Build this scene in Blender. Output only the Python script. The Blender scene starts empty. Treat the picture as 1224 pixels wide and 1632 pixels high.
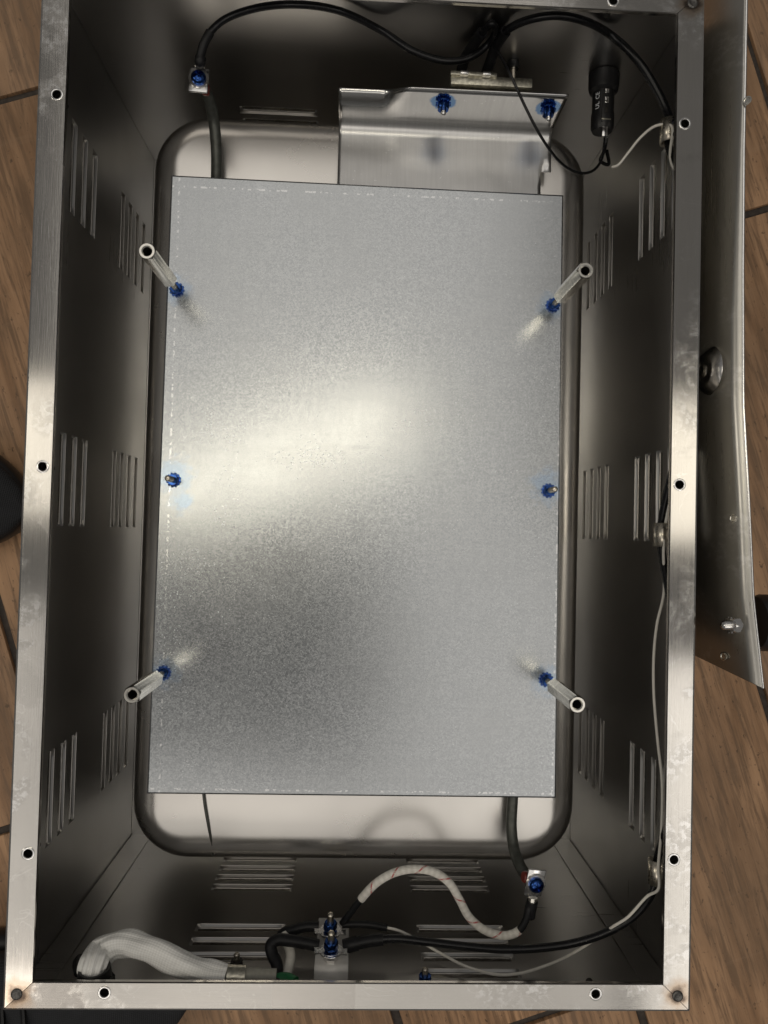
import bpy, bmesh, math, random
from mathutils import Vector, Matrix
random.seed(7)
sc = bpy.context.scene
COL = sc.collection
PI = math.pi
ZR = 0.242                      # height of the housing rim above the floor (metres)

# ------------------------------------------------------------------ camera
CAM_R = ((0.99893066, -0.02656504, -0.03783953), (0.02554251, 0.99930214, -0.02725470), (0.03853714, 0.02625904, 0.99891208))
CAM_C = (-0.00573408, -0.02822155, 0.42943931 + ZR)
cam = bpy.data.cameras.new('camera')
cam.sensor_fit = 'VERTICAL'; cam.sensor_height = 36.0; cam.lens = 1226.0 / 1632.0 * 36.0
cam.clip_start = 0.01; cam.clip_end = 50
camo = bpy.data.objects.new('camera', cam)
camo.matrix_world = Matrix.Translation(CAM_C) @ Matrix(CAM_R).to_4x4()
COL.objects.link(camo); sc.camera = camo

# ------------------------------------------------------------------ world and lamps (indoor, fluorescent fixtures)
w = bpy.data.worlds.new('World'); sc.world = w; w.use_nodes = True
bg = w.node_tree.nodes['Background']
bg.inputs[0].default_value = (1.0, 0.96, 0.91, 1); bg.inputs[1].default_value = 0.11
def area(name, x, y, z, sx, sy, rad, col=(1, .95, .88), rz=0.0):
    """ceiling lamp facing down; rad = radiance"""
    l = bpy.data.lights.new(name, 'AREA'); l.shape = 'RECTANGLE'; l.size = sx; l.size_y = sy
    l.energy = rad * math.pi * sx * sy; l.color = col
    o = bpy.data.objects.new(name, l); o.location = (x, y, z); o.rotation_euler = (0, 0, math.radians(rz))
    COL.objects.link(o); return o
HC = 2.5
area('tube_fixture', -0.31, 0.23, HC, 1.02, 0.085, 7.6, (1, .915, .72), 21)
SOFT = .52                        # even white ceiling light, with a gap where the photographer leans in
area('ceiling_far', -0.15, 0.95, HC, 1.70, 1.90, SOFT)
area('ceiling_right', 0.53, -0.95, HC, 0.85, 1.90, SOFT)
area('ceiling_near', -0.445, -1.40, HC, 1.10, 1.00, SOFT)
area('fixture_left', -1.12, 0.24, HC, 0.30, 0.45, 1.5, (1, .93, .80))
area('fixture_right', 1.25, 0.22, HC, 0.5, 0.5, 1.5, (1, .93, .80))
area('fixture_near_right', 1.40, -1.15, HC, 0.7, 1.4, 1.25)
area('fixture_near_left', -0.75, -1.85, HC, 1.2, 0.6, 2.8, (1, .92, .82))
area('ceiling_outer_left', -1.25, -0.90, HC, 0.5, 1.2, 0.6)
area('fixture_far_left', -2.6, 0.05, HC, 0.5, 1.1, 5.0, (1, .93, .80))
sc.view_settings.view_transform = 'Standard'
sc.view_settings.look = 'None'
sc.view_settings.gamma = 1.0
sc.view_settings.exposure = 0.38
sc.cycles.max_bounces = 10
sc.cycles.glossy_bounces = 8
sc.cycles.sample_clamp_indirect = 3.0
sc.cycles.blur_glossy = 0.6

# ------------------------------------------------------------------ helpers: points
RM = Matrix(CAM_R); CC = Vector(CAM_C)
def ray(x, y): return RM @ Vector(((x - 612) / 1226., (816 - y) / 1226., -1.))
def P(x, y, z):                  # point seen at photo pixel x, y at height z relative to the rim
    d = ray(x, y); return CC + d * ((z + ZR - CC.z) / d.z)
P0 = P
def PC(x, y, z):                 # the same, kept inside the housing
    p = P0(x, y, z)
    if p.y > .2845: p = PY(x, y, .2845)
    if p.y < -.2845: p = PY(x, y, -.2845)
    if p.x > .184: p = PX(x, y, .184)
    return p
def PX(x, y, X):
    d = ray(x, y); return CC + d * ((X - CC.x) / d.x)
def PY(x, y, Y):
    d = ray(x, y); return CC + d * ((Y - CC.y) / d.y)
def V(x, y, z): return Vector((x, y, z + ZR))

# ------------------------------------------------------------------ helpers: objects
WM = {}
def link(o, parent, mat):
    COL.objects.link(o); WM[o] = mat.copy()
    if parent is not None:
        o.parent = parent; o.matrix_parent_inverse = WM[parent].inverted()
    o.matrix_basis = mat
    return o
def thing(name, label, cat, loc, group=None):
    o = bpy.data.objects.new(name, None); o.empty_display_size = .01
    link(o, None, Matrix.Translation(loc)); tag(o, label, cat, group); return o
def tag(o, label, cat, group=None):
    o['label'] = label; o['category'] = cat
    if group: o['group'] = group
    return o
def mesh(bm, smooth=True, angle=35):
    bmesh.ops.remove_doubles(bm, verts=bm.verts, dist=1e-6)
    bmesh.ops.recalc_face_normals(bm, faces=bm.faces)
    if smooth:
        for f in bm.faces: f.smooth = True
        a = math.radians(angle)
        for e in bm.edges:
            if len(e.link_faces) == 2 and e.calc_face_angle(0) > a: e.smooth = False
    me = bpy.data.meshes.new('m'); bm.to_mesh(me); bm.free(); return me
def obj(name, bm, mat, parent=None, M=None, smooth=True, angle=35, solid=0):
    me = bm if isinstance(bm, bpy.types.Mesh) else mesh(bm, smooth, angle)
    if mat is not None and not me.materials: me.materials.append(mat)
    o = bpy.data.objects.new(name, me); me.name = name
    link(o, parent, M if M is not None else Matrix.Identity(4))
    if mat is not None and me.materials[0] is not mat:
        o.material_slots[0].link = 'OBJECT'; o.material_slots[0].material = mat
    if solid:
        s = o.modifiers.new('s', 'SOLIDIFY'); s.thickness = solid; s.offset = 0
    return o
def BM(): return bmesh.new()
def box(bm, lo, hi, bev=0):
    c = [(lo[i] + hi[i]) / 2 for i in range(3)]; s = [abs(hi[i] - lo[i]) for i in range(3)]
    r = bmesh.ops.create_cube(bm, size=1, matrix=Matrix.Translation(c) @ Matrix.Diagonal((*s, 1)))
    if bev:
        es = {e for v in r['verts'] for e in v.link_edges}
        bmesh.ops.bevel(bm, geom=list(es), offset=bev, segments=2, profile=.5, affect='EDGES')
    return bm
def loft(bm, loops, cap0=True, cap1=True, closed=True):
    rows = [[bm.verts.new(p) for p in l] for l in loops]
    n = len(rows[0]); uvl = None
    for a, b in zip(rows, rows[1:]):
        for i in range(n if closed else n - 1):
            j = (i + 1) % n
            try: bm.faces.new((a[i], a[j], b[j], b[i]))
            except ValueError: pass
    if closed:
        if cap0: bm.faces.new(list(reversed(rows[0])))
        if cap1: bm.faces.new(rows[-1])
    return bm
def ring(r, z, n=24, c=(0, 0)): return [(c[0] + r * math.cos(2 * PI * i / n), c[1] + r * math.sin(2 * PI * i / n), z) for i in range(n)]
def hexring(rc, z, n=24):
    out = []
    for i in range(n):
        a = 2 * PI * i / n; k = (a % (PI / 3)) - PI / 6
        rr = rc * math.cos(PI / 6) / math.cos(k); out.append((rr * math.cos(a), rr * math.sin(a), z))
    return out
def lathe(prof, n=24, bm=None, cap0=True, cap1=True):
    return loft(bm or BM(), [ring(r, z, n) for r, z in prof], cap0, cap1)
def frame(loc, axis, up=(0, 0, 1)):
    """matrix whose local z runs along axis, local x close to up"""
    z = Vector(axis).normalized(); u = Vector(up)
    if abs(z.dot(u.normalized())) > .98: u = Vector((1, 0, 0))
    x = (u - z * z.dot(u)).normalized(); y = z.cross(x)
    m = Matrix((x, y, z)).transposed().to_4x4(); m.translation = loc; return m
def spline(pts, n=10):
    pts = [Vector(p) for p in pts]
    if len(pts) < 3: return [pts[0].lerp(pts[-1], i / n) for i in range(n + 1)]
    ext = [2 * pts[0] - pts[1]] + pts + [2 * pts[-1] - pts[-2]]; out = []
    for i in range(1, len(ext) - 2):
        p0, p1, p2, p3 = ext[i - 1:i + 3]
        t0 = 0; t1 = t0 + max(1e-6, (p1 - p0).length) ** .5; t2 = t1 + max(1e-6, (p2 - p1).length) ** .5; t3 = t2 + max(1e-6, (p3 - p2).length) ** .5
        for k in range(n):
            t = t1 + (t2 - t1) * k / n
            a1 = p0 * ((t1 - t) / (t1 - t0)) + p1 * ((t - t0) / (t1 - t0)); a2 = p1 * ((t2 - t) / (t2 - t1)) + p2 * ((t - t1) / (t2 - t1)); a3 = p2 * ((t3 - t) / (t3 - t2)) + p3 * ((t - t2) / (t3 - t2))
            b1 = a1 * ((t2 - t) / (t2 - t0)) + a2 * ((t - t0) / (t2 - t0)); b2 = a2 * ((t3 - t) / (t3 - t1)) + a3 * ((t - t1) / (t3 - t1))
            out.append(b1 * ((t2 - t) / (t2 - t1)) + b2 * ((t - t1) / (t2 - t1)))
    out.append(pts[-1]); return out
def tube(path, r, seg=12, bm=None, squash=None):
    """tube along a list of points; r = number or function of 0..1; uv u = length, v = turn"""
    bm = bm or BM(); uv = bm.loops.layers.uv.verify()
    n = len(path); tan = [(path[min(i + 1, n - 1)] - path[max(i - 1, 0)]).normalized() for i in range(n)]
    x = tan[0].orthogonal().normalized(); rows = []; L = [0.]
    for i in range(n):
        if i: L.append(L[-1] + (path[i] - path[i - 1]).length)
    for i in range(n):
        t = tan[i]; x = (x - t * t.dot(x)).normalized(); y = t.cross(x)
        rr = r(L[i] / L[-1]) if callable(r) else r
        rows.append([bm.verts.new(path[i] + (x * math.cos(2 * PI * k / seg) + y * math.sin(2 * PI * k / seg)) * rr) for k in range(seg)])
    for i in range(n - 1):
        for k in range(seg):
            j = (k + 1) % seg
            f = bm.faces.new((rows[i][k], rows[i][j], rows[i + 1][j], rows[i + 1][k]))
            for lp, (a, b) in zip(f.loops, ((L[i], k), (L[i], k + 1), (L[i + 1], k + 1), (L[i + 1], k))): lp[uv].uv = (a, b / seg)
    bm.faces.new(list(reversed(rows[0]))); bm.faces.new(rows[-1]); return bm
def tubeobj(name, path, r, mat, parent, seg=12): return obj(name, tube(path, r, seg), mat, parent, angle=60)
def sub(path, a, b):
    """the stretch of a path between fractions a and b"""
    n = len(path) - 1; i0, i1 = int(a * n), max(int(a * n) + 1, int(round(b * n))); return path[i0:i1 + 1]
def sheetgrid(us, ws, holes, f):
    """flat sheet in (u, w) with rectangular openings; f maps (u, w) to a point"""
    bm = BM(); vs = {}
    us = sorted({round(u, 6) for u in us} | {round(h[k], 6) for h in holes for k in (0, 1)})
    ws = sorted({round(v, 6) for v in ws} | {round(h[k], 6) for h in holes for k in (2, 3)})
    def vert(u, v):
        if (u, v) not in vs: vs[(u, v)] = bm.verts.new(f(u, v))
        return vs[(u, v)]
    for a, b in zip(us, us[1:]):
        for c, d in zip(ws, ws[1:]):
            mu, mw = (a + b) / 2, (c + d) / 2
            if any(h[0] < mu < h[1] and h[2] < mw < h[3] for h in holes): continue
            bm.faces.new((vert(a, c), vert(b, c), vert(b, d), vert(a, d)))
    return bm

# ------------------------------------------------------------------ helpers: materials
class Mat:
    def __init__(s, name):
        s.m = bpy.data.materials.new(name); s.m.use_nodes = True; s.t = s.m.node_tree; s.n = s.t.nodes
        s.b = s.n['Principled BSDF']; s._tc = None
    def tc(s, o='Object'):
        if s._tc is None: s._tc = s.n.new('ShaderNodeTexCoord')
        return s._tc.outputs[o]
    def L(s, a, b): s.t.links.new(a, b)
    def put(s, sock, v):
        if isinstance(v, bpy.types.NodeSocket): s.L(v, sock)
        elif isinstance(v, (tuple, list)) and sock.type == 'RGBA' and len(v) == 3: sock.default_value = (*v, 1)
        else: sock.default_value = v
    def map(s, vec, sc=(1, 1, 1), loc=(0, 0, 0), rot=(0, 0, 0)):
        n = s.n.new('ShaderNodeMapping'); s.L(vec, n.inputs[0]); n.inputs['Scale'].default_value = sc; n.inputs['Location'].default_value = loc; n.inputs['Rotation'].default_value = rot
        return n.outputs[0]
    def noise(s, vec, scale, detail=3, rough=.55, dist=0, out=0):
        n = s.n.new('ShaderNodeTexNoise'); s.L(vec, n.inputs['Vector']); n.inputs['Scale'].default_value = scale; n.inputs['Detail'].default_value = detail
        n.inputs['Roughness'].default_value = rough; n.inputs['Distortion'].default_value = dist; return n.outputs[out]
    def voro(s, vec, scale, out='Color', feat='F1'):
        n = s.n.new('ShaderNodeTexVoronoi'); n.feature = feat; s.L(vec, n.inputs['Vector']); n.inputs['Scale'].default_value = scale; return n.outputs[out]
    def m2(s, op, a, b=0., c=None, clamp=False):
        n = s.n.new('ShaderNodeMath'); n.operation = op; n.use_clamp = clamp; s.put(n.inputs[0], a); s.put(n.inputs[1], b)
        if c is not None: s.put(n.inputs[2], c)
        return n.outputs[0]
    def rng(s, v, a, b, c=0., d=1., smooth=True):
        n = s.n.new('ShaderNodeMapRange'); n.interpolation_type = 'SMOOTHSTEP' if smooth else 'LINEAR'; s.put(n.inputs[0], v)
        for i, k in enumerate((a, b, c, d)): n.inputs[i + 1].default_value = k
        return n.outputs[0]
    def mix(s, f, a, b, mode='MIX'):
        n = s.n.new('ShaderNodeMix'); n.data_type = 'RGBA'; n.blend_type = mode; s.put(n.inputs[0], f); s.put(n.inputs[6], a); s.put(n.inputs[7], b); return n.outputs[2]
    def mixf(s, f, a, b):
        n = s.n.new('ShaderNodeMix'); s.put(n.inputs[0], f); s.put(n.inputs[2], a); s.put(n.inputs[3], b); return n.outputs[0]
    def sep(s, vec):
        n = s.n.new('ShaderNodeSeparateXYZ'); s.L(vec, n.inputs[0]); return n.outputs
    def dist(s, vec, p):
        n = s.n.new('ShaderNodeVectorMath'); n.operation = 'DISTANCE'; s.L(vec, n.inputs[0]); n.inputs[1].default_value = p; return n.outputs['Value']
    def bump(s, h, strength=.2, d=.001, normal=None):
        n = s.n.new('ShaderNodeBump'); n.inputs['Strength'].default_value = strength; n.inputs['Distance'].default_value = d; s.L(h, n.inputs['Height'])
        if normal is not None: s.L(normal, n.inputs['Normal'])
        return n.outputs[0]
    def set(s, color=None, metal=None, rough=None, normal=None, **k):
        if color is not None: s.put(s.b.inputs['Base Color'], color)
        if metal is not None: s.put(s.b.inputs['Metallic'], metal)
        if rough is not None: s.put(s.b.inputs['Roughness'], rough)
        if normal is not None: s.L(normal, s.b.inputs['Normal'])
        for a, v in k.items(): s.put(s.b.inputs[a], v)
        return s.m

def plain(name, col, metal=0., rough=.5, var=.12, scale=300., bump=.0, **k):
    m = Mat(name); v = m.tc(); n = m.noise(v, scale, 4)
    c = m.mix(m.rng(n, .3, .7), tuple(x * (1 - var) for x in col), tuple(min(1, x * (1 + var)) for x in col))
    r = m.m2('MULTIPLY_ADD', n, rough * .4, rough * .8)
    return m.set(c, metal, r, m.bump(n, bump, .0004) if bump else None, **k)

def steel(name, col, rough, brush, stain=0., fine=.25, weld=False, k=1.):
    """stainless sheet; brush = per axis scale of the grain (small along the grain)"""
    m = Mat(name); v = m.tc()
    g = m.noise(m.map(v, brush), 1., 3, .6)
    big = m.noise(v, 9., 3, .5)
    r = m.m2('ADD', m.m2('MULTIPLY_ADD', g, rough * .5 * k, rough * (.80 - .25 * k)), m.m2('MULTIPLY', big, rough * .35))
    c = m.mix(g, tuple(x * (1 - .1 * k) for x in col), tuple(min(1, x * (1 + .06 * k)) for x in col))
    c = m.mix(m.rng(big, .35, .7), c, tuple(x * .86 for x in col))
    if stain:
        a = m.noise(v, 38., 6, .62, .6); b = m.noise(v, 9., 2, .5)
        f = m.m2('MULTIPLY', m.rng(a, .46, .58), m.rng(b, .48, .56))
        edge = m.m2('MULTIPLY', m.rng(m.noise(v, 260., 3, .6), .45, .6), f)
        c = m.mix(m.m2('MULTIPLY', edge, stain), c, (.78, .77, .76)); r = m.m2('ADD', r, m.m2('MULTIPLY', f, .12 * stain))
        d = m.rng(m.noise(v, 21., 5, .6, .4), .60, .68)
        c = m.mix(m.m2('MULTIPLY', d, .35 * stain), c, tuple(x * .45 for x in col))
        line = m.rng(m.m2('ABSOLUTE', m.m2('SUBTRACT', m.noise(v, 30., 3, .6, 1.), .5)), .0, .006, 1., 0.)
        c = m.mix(m.m2('MULTIPLY', line, .30 * stain), c, (.85, .84, .82))
        if weld and brush[0] < brush[1]:          # residue patch and oxide smudge on the near rim
            X, Y, Z = m.sep(v)
            near = m.rng(Y, -.27, -.26, 1., 0.)
            pa = m.m2('MULTIPLY', m.m2('MULTIPLY', m.rng(X, -.0445, -.0435), m.rng(X, .0010, .0020, 1., 0.)), near)
            c = m.mix(m.m2('MULTIPLY', pa, .38), c, (.34, .325, .31)); r = m.m2('ADD', r, m.m2('MULTIPLY', pa, .12))
            wp = m.m2('ADD', X, m.m2('MULTIPLY_ADD', m.noise(v, 90., 5, .7), .05, -.025))
            pb_ = m.m2('MULTIPLY', m.rng(wp, -.150, -.142, 1., 0.), near); pb_ = m.m2('MULTIPLY', pb_, m.rng(m.noise(v, 60., 5, .7), .26, .46))
            c = m.mix(m.m2('MULTIPLY', pb_, .55), c, (.17, .16, .155)); r = m.m2('ADD', r, m.m2('MULTIPLY', pb_, .15))
    if weld:
        h = None
        for sx in (-1, 1):
            for sy in (-1, 1):
                q = m.dist(v, (sx * .1813, sy * .2822, ZR))
                h = q if h is None else m.m2('MINIMUM', h, q)
        h = m.m2('ADD', h, m.m2('MULTIPLY_ADD', m.noise(v, 140., 3), .010, -.005))
        c = m.mix(m.rng(h, .004, .012, .55, 0.), c, (.30, .18, .08)); c = m.mix(m.rng(h, .0025, .006, .8, 0.), c, (.05, .035, .03))
    return m.set(c, 1., r, m.bump(g, fine, .00012) if fine else None)

M = {}
S1 = (.56, .53, .495)
M['rim_y'] = steel('brushed steel rim along y', (.54, .52, .49), .125, (1600, 40, 1600), .55, .11, True)
M['rim_x'] = steel('brushed steel rim along x', (.54, .52, .49), .125, (40, 1600, 1600), .55, .11, True)
M['wall_x'] = steel('wall steel', (.58, .572, .56), .30, (500, 12, 500), 0, .0, False, .25)
M['wall_y'] = steel('end wall steel', (.58, .572, .56), .30, (12, 500, 500), 0, .0, False, .25)
M['well'] = steel('well steel', (.80, .77, .73), .27, (60, 60, 60), 0, .0, False, .3)
M['panel'] = steel('loose panel steel', (.50, .485, .45), .31, (900, 20, 900), .25, .1)
M['alu'] = None
def mk_galv(pts):
    m = Mat('galvanised steel'); v = m.tc()
    cell = m.voro(v, 1250., 'Color'); cs = m.sep(cell)
    n1 = m.noise(v, 1100., 3, .6); n2 = m.noise(v, 14., 3, .5)
    weave = m.m2('MULTIPLY', m.noise(m.map(v, (30, 420, 60)), 1., 3), m.noise(m.map(v, (420, 30, 60)), 1., 3))
    gr = m.m2('ADD', m.m2('MULTIPLY', cs[0], .55), m.m2('MULTIPLY', n1, .45))
    c = m.mix(gr, (.335, .352, .366), (.60, .62, .635))
    c = m.mix(m.rng(n2, .3, .75, 0., .6), c, (.45, .465, .475))
    c = m.mix(m.rng(weave, .12, .40), m.mix(.12, c, (.30, .315, .33)), c)
    x, y, z = m.sep(v)
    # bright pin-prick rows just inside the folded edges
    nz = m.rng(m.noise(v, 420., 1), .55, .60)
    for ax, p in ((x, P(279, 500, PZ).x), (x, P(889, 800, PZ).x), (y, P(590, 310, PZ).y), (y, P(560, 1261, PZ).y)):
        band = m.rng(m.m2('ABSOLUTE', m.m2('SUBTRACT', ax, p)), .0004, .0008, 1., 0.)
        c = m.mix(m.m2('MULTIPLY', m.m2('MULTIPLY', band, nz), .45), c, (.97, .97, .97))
    h = None
    for q in pts:
        d = m.dist(v, (q[0] , q[1], q[2])); d = m.m2('DIVIDE', d, q[3]); h = d if h is None else m.m2('MINIMUM', h, d)
    h = m.m2('ADD', h, m.m2('MULTIPLY_ADD', m.noise(v, 160., 4, .65), 1.5, -.75))
    c = m.mix(m.rng(h, .25, 1., .38, 0.), c, (.28, .44, .66))
    r = m.m2('ADD', m.m2('MULTIPLY_ADD', gr, .11, .145), m.m2('MULTIPLY', m.noise(v, 22., 4, .6, .5), .07))
    nb = m.bump(gr, .035, .00012)
    return m.set(c, 1., r, nb)
def mk_alu(pts):
    m = Mat('aluminium sheet'); v = m.tc()
    g = m.noise(m.map(v, (700, 30, 30)), 1., 3); big = m.noise(v, 18., 4)
    sp = m.rng(m.noise(v, 620., 2, .7), .70, .74)
    c = m.mix(g, (.54, .535, .525), (.68, .675, .665)); c = m.mix(sp, c, (.95, .95, .95))
    h = None
    for q in pts:
        d = m.m2('DIVIDE', m.dist(v, q[:3]), q[3]); h = d if h is None else m.m2('MINIMUM', h, d)
    h = m.m2('ADD', h, m.m2('MULTIPLY_ADD', m.noise(v, 120., 3), .7, -.35))
    c = m.mix(m.rng(h, .75, .95, .85, 0.), c, (.10, .25, .50))
    r = m.m2('ADD', m.m2('MULTIPLY_ADD', big, .14, .09), m.rng(m.sep(v)[2], ZR + BZ + .001, ZR + BZ + .004, .14, 0.))
    return m.set(c, 1., r, m.bump(m.noise(v, 26., 2), .10, .003))
M['nickel'] = plain('nickel plated brass', (.80, .775, .71), 1., .20, .10, 350, .10)
M['zinc'] = plain('bright zinc', (.78, .77, .76), 1., .18, .08, 500)
M['blue'] = plain('blue passivated nut', (.028, .075, .26), 1., .17, .4, 420)
M['stud'] = plain('stud steel', (.62, .57, .48), 1., .28, .1, 600)
M['rubber'] = plain('black cable jacket', (.006, .006, .007), 0., .26, .3, 400, **{'Specular IOR Level': .35})
M['shrink'] = plain('black shrink tube', (.008, .008, .009), 0., .45, .3, 700, .25, **{'Specular IOR Level': .3})
M['sheath'] = plain('element sheath', (.085, .088, .078), .55, .42, .2, 260, .1)
M['plastic'] = plain('black plastic', (.010, .010, .011), 0., .38, .2, 300)
M['white'] = plain('white silicone wire', (.78, .75, .68), 0., .42, .05, 300)
M['green'] = plain('green wire', (.01, .16, .05), 0., .45, .1, 300)
M['red'] = plain('red insulator', (.15, .018, .010), 0., .4, .15, 300)
M['dark'] = plain('dark bore', (.02, .018, .016), .3, .6, .2, 300)
M['print'] = plain('white print', (.75, .78, .82), 0., .5, .05, 300)
M['cast'] = plain('thermostat body', (.46, .44, .37), 1., .34, .25, 520, .5)
M['weldm'] = plain('weld spot', (.13, .125, .12), 1., .42, .3, 700, .6)
def mk_braid(name, tracer):
    m = Mat(name); uv = m.tc('UV'); s = m.sep(uv)
    a = m.m2('ADD', m.m2('MULTIPLY', s[0], 900.), m.m2('MULTIPLY', s[1], 2 * PI * 9)); b = m.m2('SUBTRACT', m.m2('MULTIPLY', s[0], 900.), m.m2('MULTIPLY', s[1], 2 * PI * 9))
    h = m.m2('MULTIPLY', m.m2('SINE', a), m.m2('SINE', b)); h = m.m2('MULTIPLY_ADD', h, .5, .5)
    n = m.noise(m.tc('Object'), 240., 3)
    c = m.mix(m.m2('MULTIPLY', h, .8), (.60, .57, .51), (.86, .83, .77)); c = m.mix(m.rng(n, .35, .7, 0., .35), c, (.55, .52, .46))
    if tracer:
        t = m.m2('FRACT', m.m2('ADD', m.m2('MULTIPLY', s[0], 62.), s[1])); f = m.rng(m.m2('ABSOLUTE', m.m2('SUBTRACT', t, .5)), .035, .05, .9, 0.)
        c = m.mix(m.m2('MULTIPLY', f, m.rng(h, .15, .5)), c, (.42, .04, .04))
    return m.set(c, 0., .62, m.bump(h, .6, .0006))
M['braid'] = mk_braid('white glass braid with red tracer', True)
def mk_sleeve():
    m = Mat('knitted white sleeve'); uv = m.tc('UV'); s = m.sep(uv)
    a = m.m2('SINE', m.m2('MULTIPLY', s[0], 3700.)); b = m.m2('SINE', m.m2('MULTIPLY', s[1], 2 * PI * 34))
    h = m.m2('MULTIPLY_ADD', m.m2('ADD', a, b), .25, .5)
    c = m.mix(m.m2('ADD', m.m2('MULTIPLY', h, .6), m.m2('MULTIPLY', m.noise(m.tc('Object'), 300., 3), .4)), (.70, .69, .66), (.95, .945, .92))
    return m.set(c, 0., .75, m.bump(h, .35, .0005))
M['sleeve'] = mk_sleeve()
def mk_wood():
    m = Mat('wood look floor tile'); v = m.tc()
    oi = m.n.new('ShaderNodeObjectInfo'); rnd = oi.outputs['Random']
    off = m.n.new('ShaderNodeVectorMath'); off.operation = 'ADD'; m.L(v, off.inputs[0])
    cb = m.n.new('ShaderNodeCombineXYZ'); m.L(m.m2('MULTIPLY', rnd, 7.), cb.inputs[0]); m.L(m.m2('MULTIPLY', rnd, 13.), cb.inputs[1]); m.L(cb.outputs[0], off.inputs[1]); p = off.outputs[0]
    g1 = m.noise(m.map(p, (34, 3.2, 10)), 1., 5, .62, .8); g2 = m.noise(m.map(p, (190, 14, 40)), 1., 4, .65, .3); sp = m.noise(m.map(p, (230, 120, 100)), 1., 3, .7)
    saw = m.noise(m.map(p, (9, 130, 10), rot=(0, 0, .25)), 1., 3, .6); bl = m.noise(p, 5., 3)
    c = m.mix(m.rng(g1, .30, .70), (.29, .158, .080), (.61, .365, .205))
    c = m.mix(m.rng(g2, .36, .57, .80, 0.), c, (.17, .10, .056))
    c = m.mix(m.rng(saw, .55, .80, 0., .22), c, (.53, .35, .22))
    c = m.mix(m.rng(sp, .60, .70, 0., .75), c, (.045, .028, .018))
    c = m.mix(m.rng(bl, .38, .62, .45, 0.), c, (.14, .09, .055)); c = m.mix(m.m2('MULTIPLY', rnd, .22), c, (.27, .18, .11))
    h = m.m2('ADD', m.m2('MULTIPLY', g2, .6), m.m2('ADD', m.m2('MULTIPLY', saw, .5), m.m2('MULTIPLY', sp, .3)))
    return m.set(c, 0., m.m2('MULTIPLY_ADD', g2, .25, .38), m.bump(h, .45, .0012), **{'Specular IOR Level': .35})
M['wood'] = mk_wood()
M['grout'] = plain('dark grout', (.055, .045, .038), 0., .9, .3, 220, .4)
def mk_fabric():
    m = Mat('black shoe mesh'); v = m.tc(); s = m.sep(v)
    h = m.m2('MULTIPLY', m.m2('SINE', m.m2('MULTIPLY', m.m2('ADD', s[0], s[1]), 2200.)), m.m2('SINE', m.m2('MULTIPLY', m.m2('SUBTRACT', s[0], s[1]), 2200.)))
    h = m.m2('MULTIPLY_ADD', h, .5, .5); c = m.mix(m.m2('MULTIPLY', h, m.noise(v, 90., 3)), (.006, .007, .009), (.032, .034, .040))
    return m.set(c, 0., .8, m.bump(h, .5, .0008))
M['fabric'] = mk_fabric()

# ================================================================== floor
fl = obj('floor', box(BM(), (-2.2, -2.2, -.03), (2.2, 2.2, -.0045)), M['grout'], smooth=False); fl['kind'] = 'structure'
slab = None
DU = Vector((.316, -.949, 0)); DN = Vector((.949, .316, 0)); ang = math.atan2(DN.y, DN.x)
nb = [-1.32, -1.12, -.92, -.72, -.525, -.323, -.101, .103, .290, .457, .655, .855, 1.055, 1.255]
LEN = 1.0
joint = {-.323: -.424, -.101: .474, .290: -.146, .103: .80}
for i, (a, b) in enumerate(zip(nb, nb[1:])):
    u0 = joint.get(a, random.uniform(-.5, .5))
    u0 -= LEN * 2
    for k in range(4):
        s0 = u0 + k * LEN
        if s0 > 1.5 or s0 + LEN < -1.5: continue
        wd = b - a - .0065; ln = LEN - .0065
        me = mesh(box(BM(), (-wd / 2, -ln / 2, -.009), (wd / 2, ln / 2, 0), .0012))
        c = DN * ((a + b) / 2) + DU * (s0 + LEN / 2)
        obj('plank', me, M['wood'], fl, Matrix.Translation((c.x, c.y, random.uniform(-.0006, 0))) @ Matrix.Rotation(ang + random.uniform(-.002, .002), 4, 'Z'))

# ================================================================== housing
HX, HY, D = .188, .290, .236          # inner half width, inner half length, inner depth below rim
RI_X, RI_Y, RO_X, RO_Y = .1728, .2758, .1890, .2912
hs = thing('warmer_housing', 'upturned open stainless steel box housing with louvred walls and a sunken well', 'housing', (0, 0, 0))
LU, LH = .029, .0050                  # louvre half length, half height
def louvre_mesh():
    bm = BM(); nu, nw = 18, 10; dp = .0031
    rows = []
    for i in range(nu + 1):
        u = -LU + 2 * LU * i / nu; e = max(0., (abs(u) - (LU - .006)) / .006); g = math.sqrt(max(0, 1 - e * e)); row = []
        for j in range(nw + 1):
            t = j / nw; row.append((u, dp * g * (math.sin(min(1, t / .42) * PI / 2) if t < .9 else .0), -LH + 2 * LH * min(1, t * 1.0)))
        rows.append(row)
    return mesh(loft(bm, rows, closed=False), True, 80)
LM = {}
def wall(name, half, holes, f, mat, dirv):
    """f(u, zrel) -> point on the inner face; dirv outward normal; holes = louvre centres (u, z)"""
    hh = [(u - LU, u + LU, z - LH, z + LH) for u, z in holes]
    us = [-half + 2 * half * i / 8 for i in range(9)]; ws = [-D - .003, -.18, -.12, -.06, -.006]
    bm = sheetgrid(us, ws, hh, f)
    o = obj(name, bm, mat, hs, smooth=False, solid=.0008)
    if mat.name not in LM:
        LM[mat.name] = louvre_mesh(); LM[mat.name].materials.append(mat)
    for u, z in holes:
        c = f(u, z); y = Vector(dirv); x = y.cross(Vector((0, 0, 1)))
        m = Matrix((x, y, Vector((0, 0, 1)))).transposed().to_4x4(); m.translation = c
        obj('louvre', LM[mat.name], mat, o, m)
    return o
side = [(u, z) for u in (.1955, 0, -.1955) for z in (-.0355, -.0535, -.0725, -.0915, -.1555, -.1745, -.1935, -.2125)]
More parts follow.
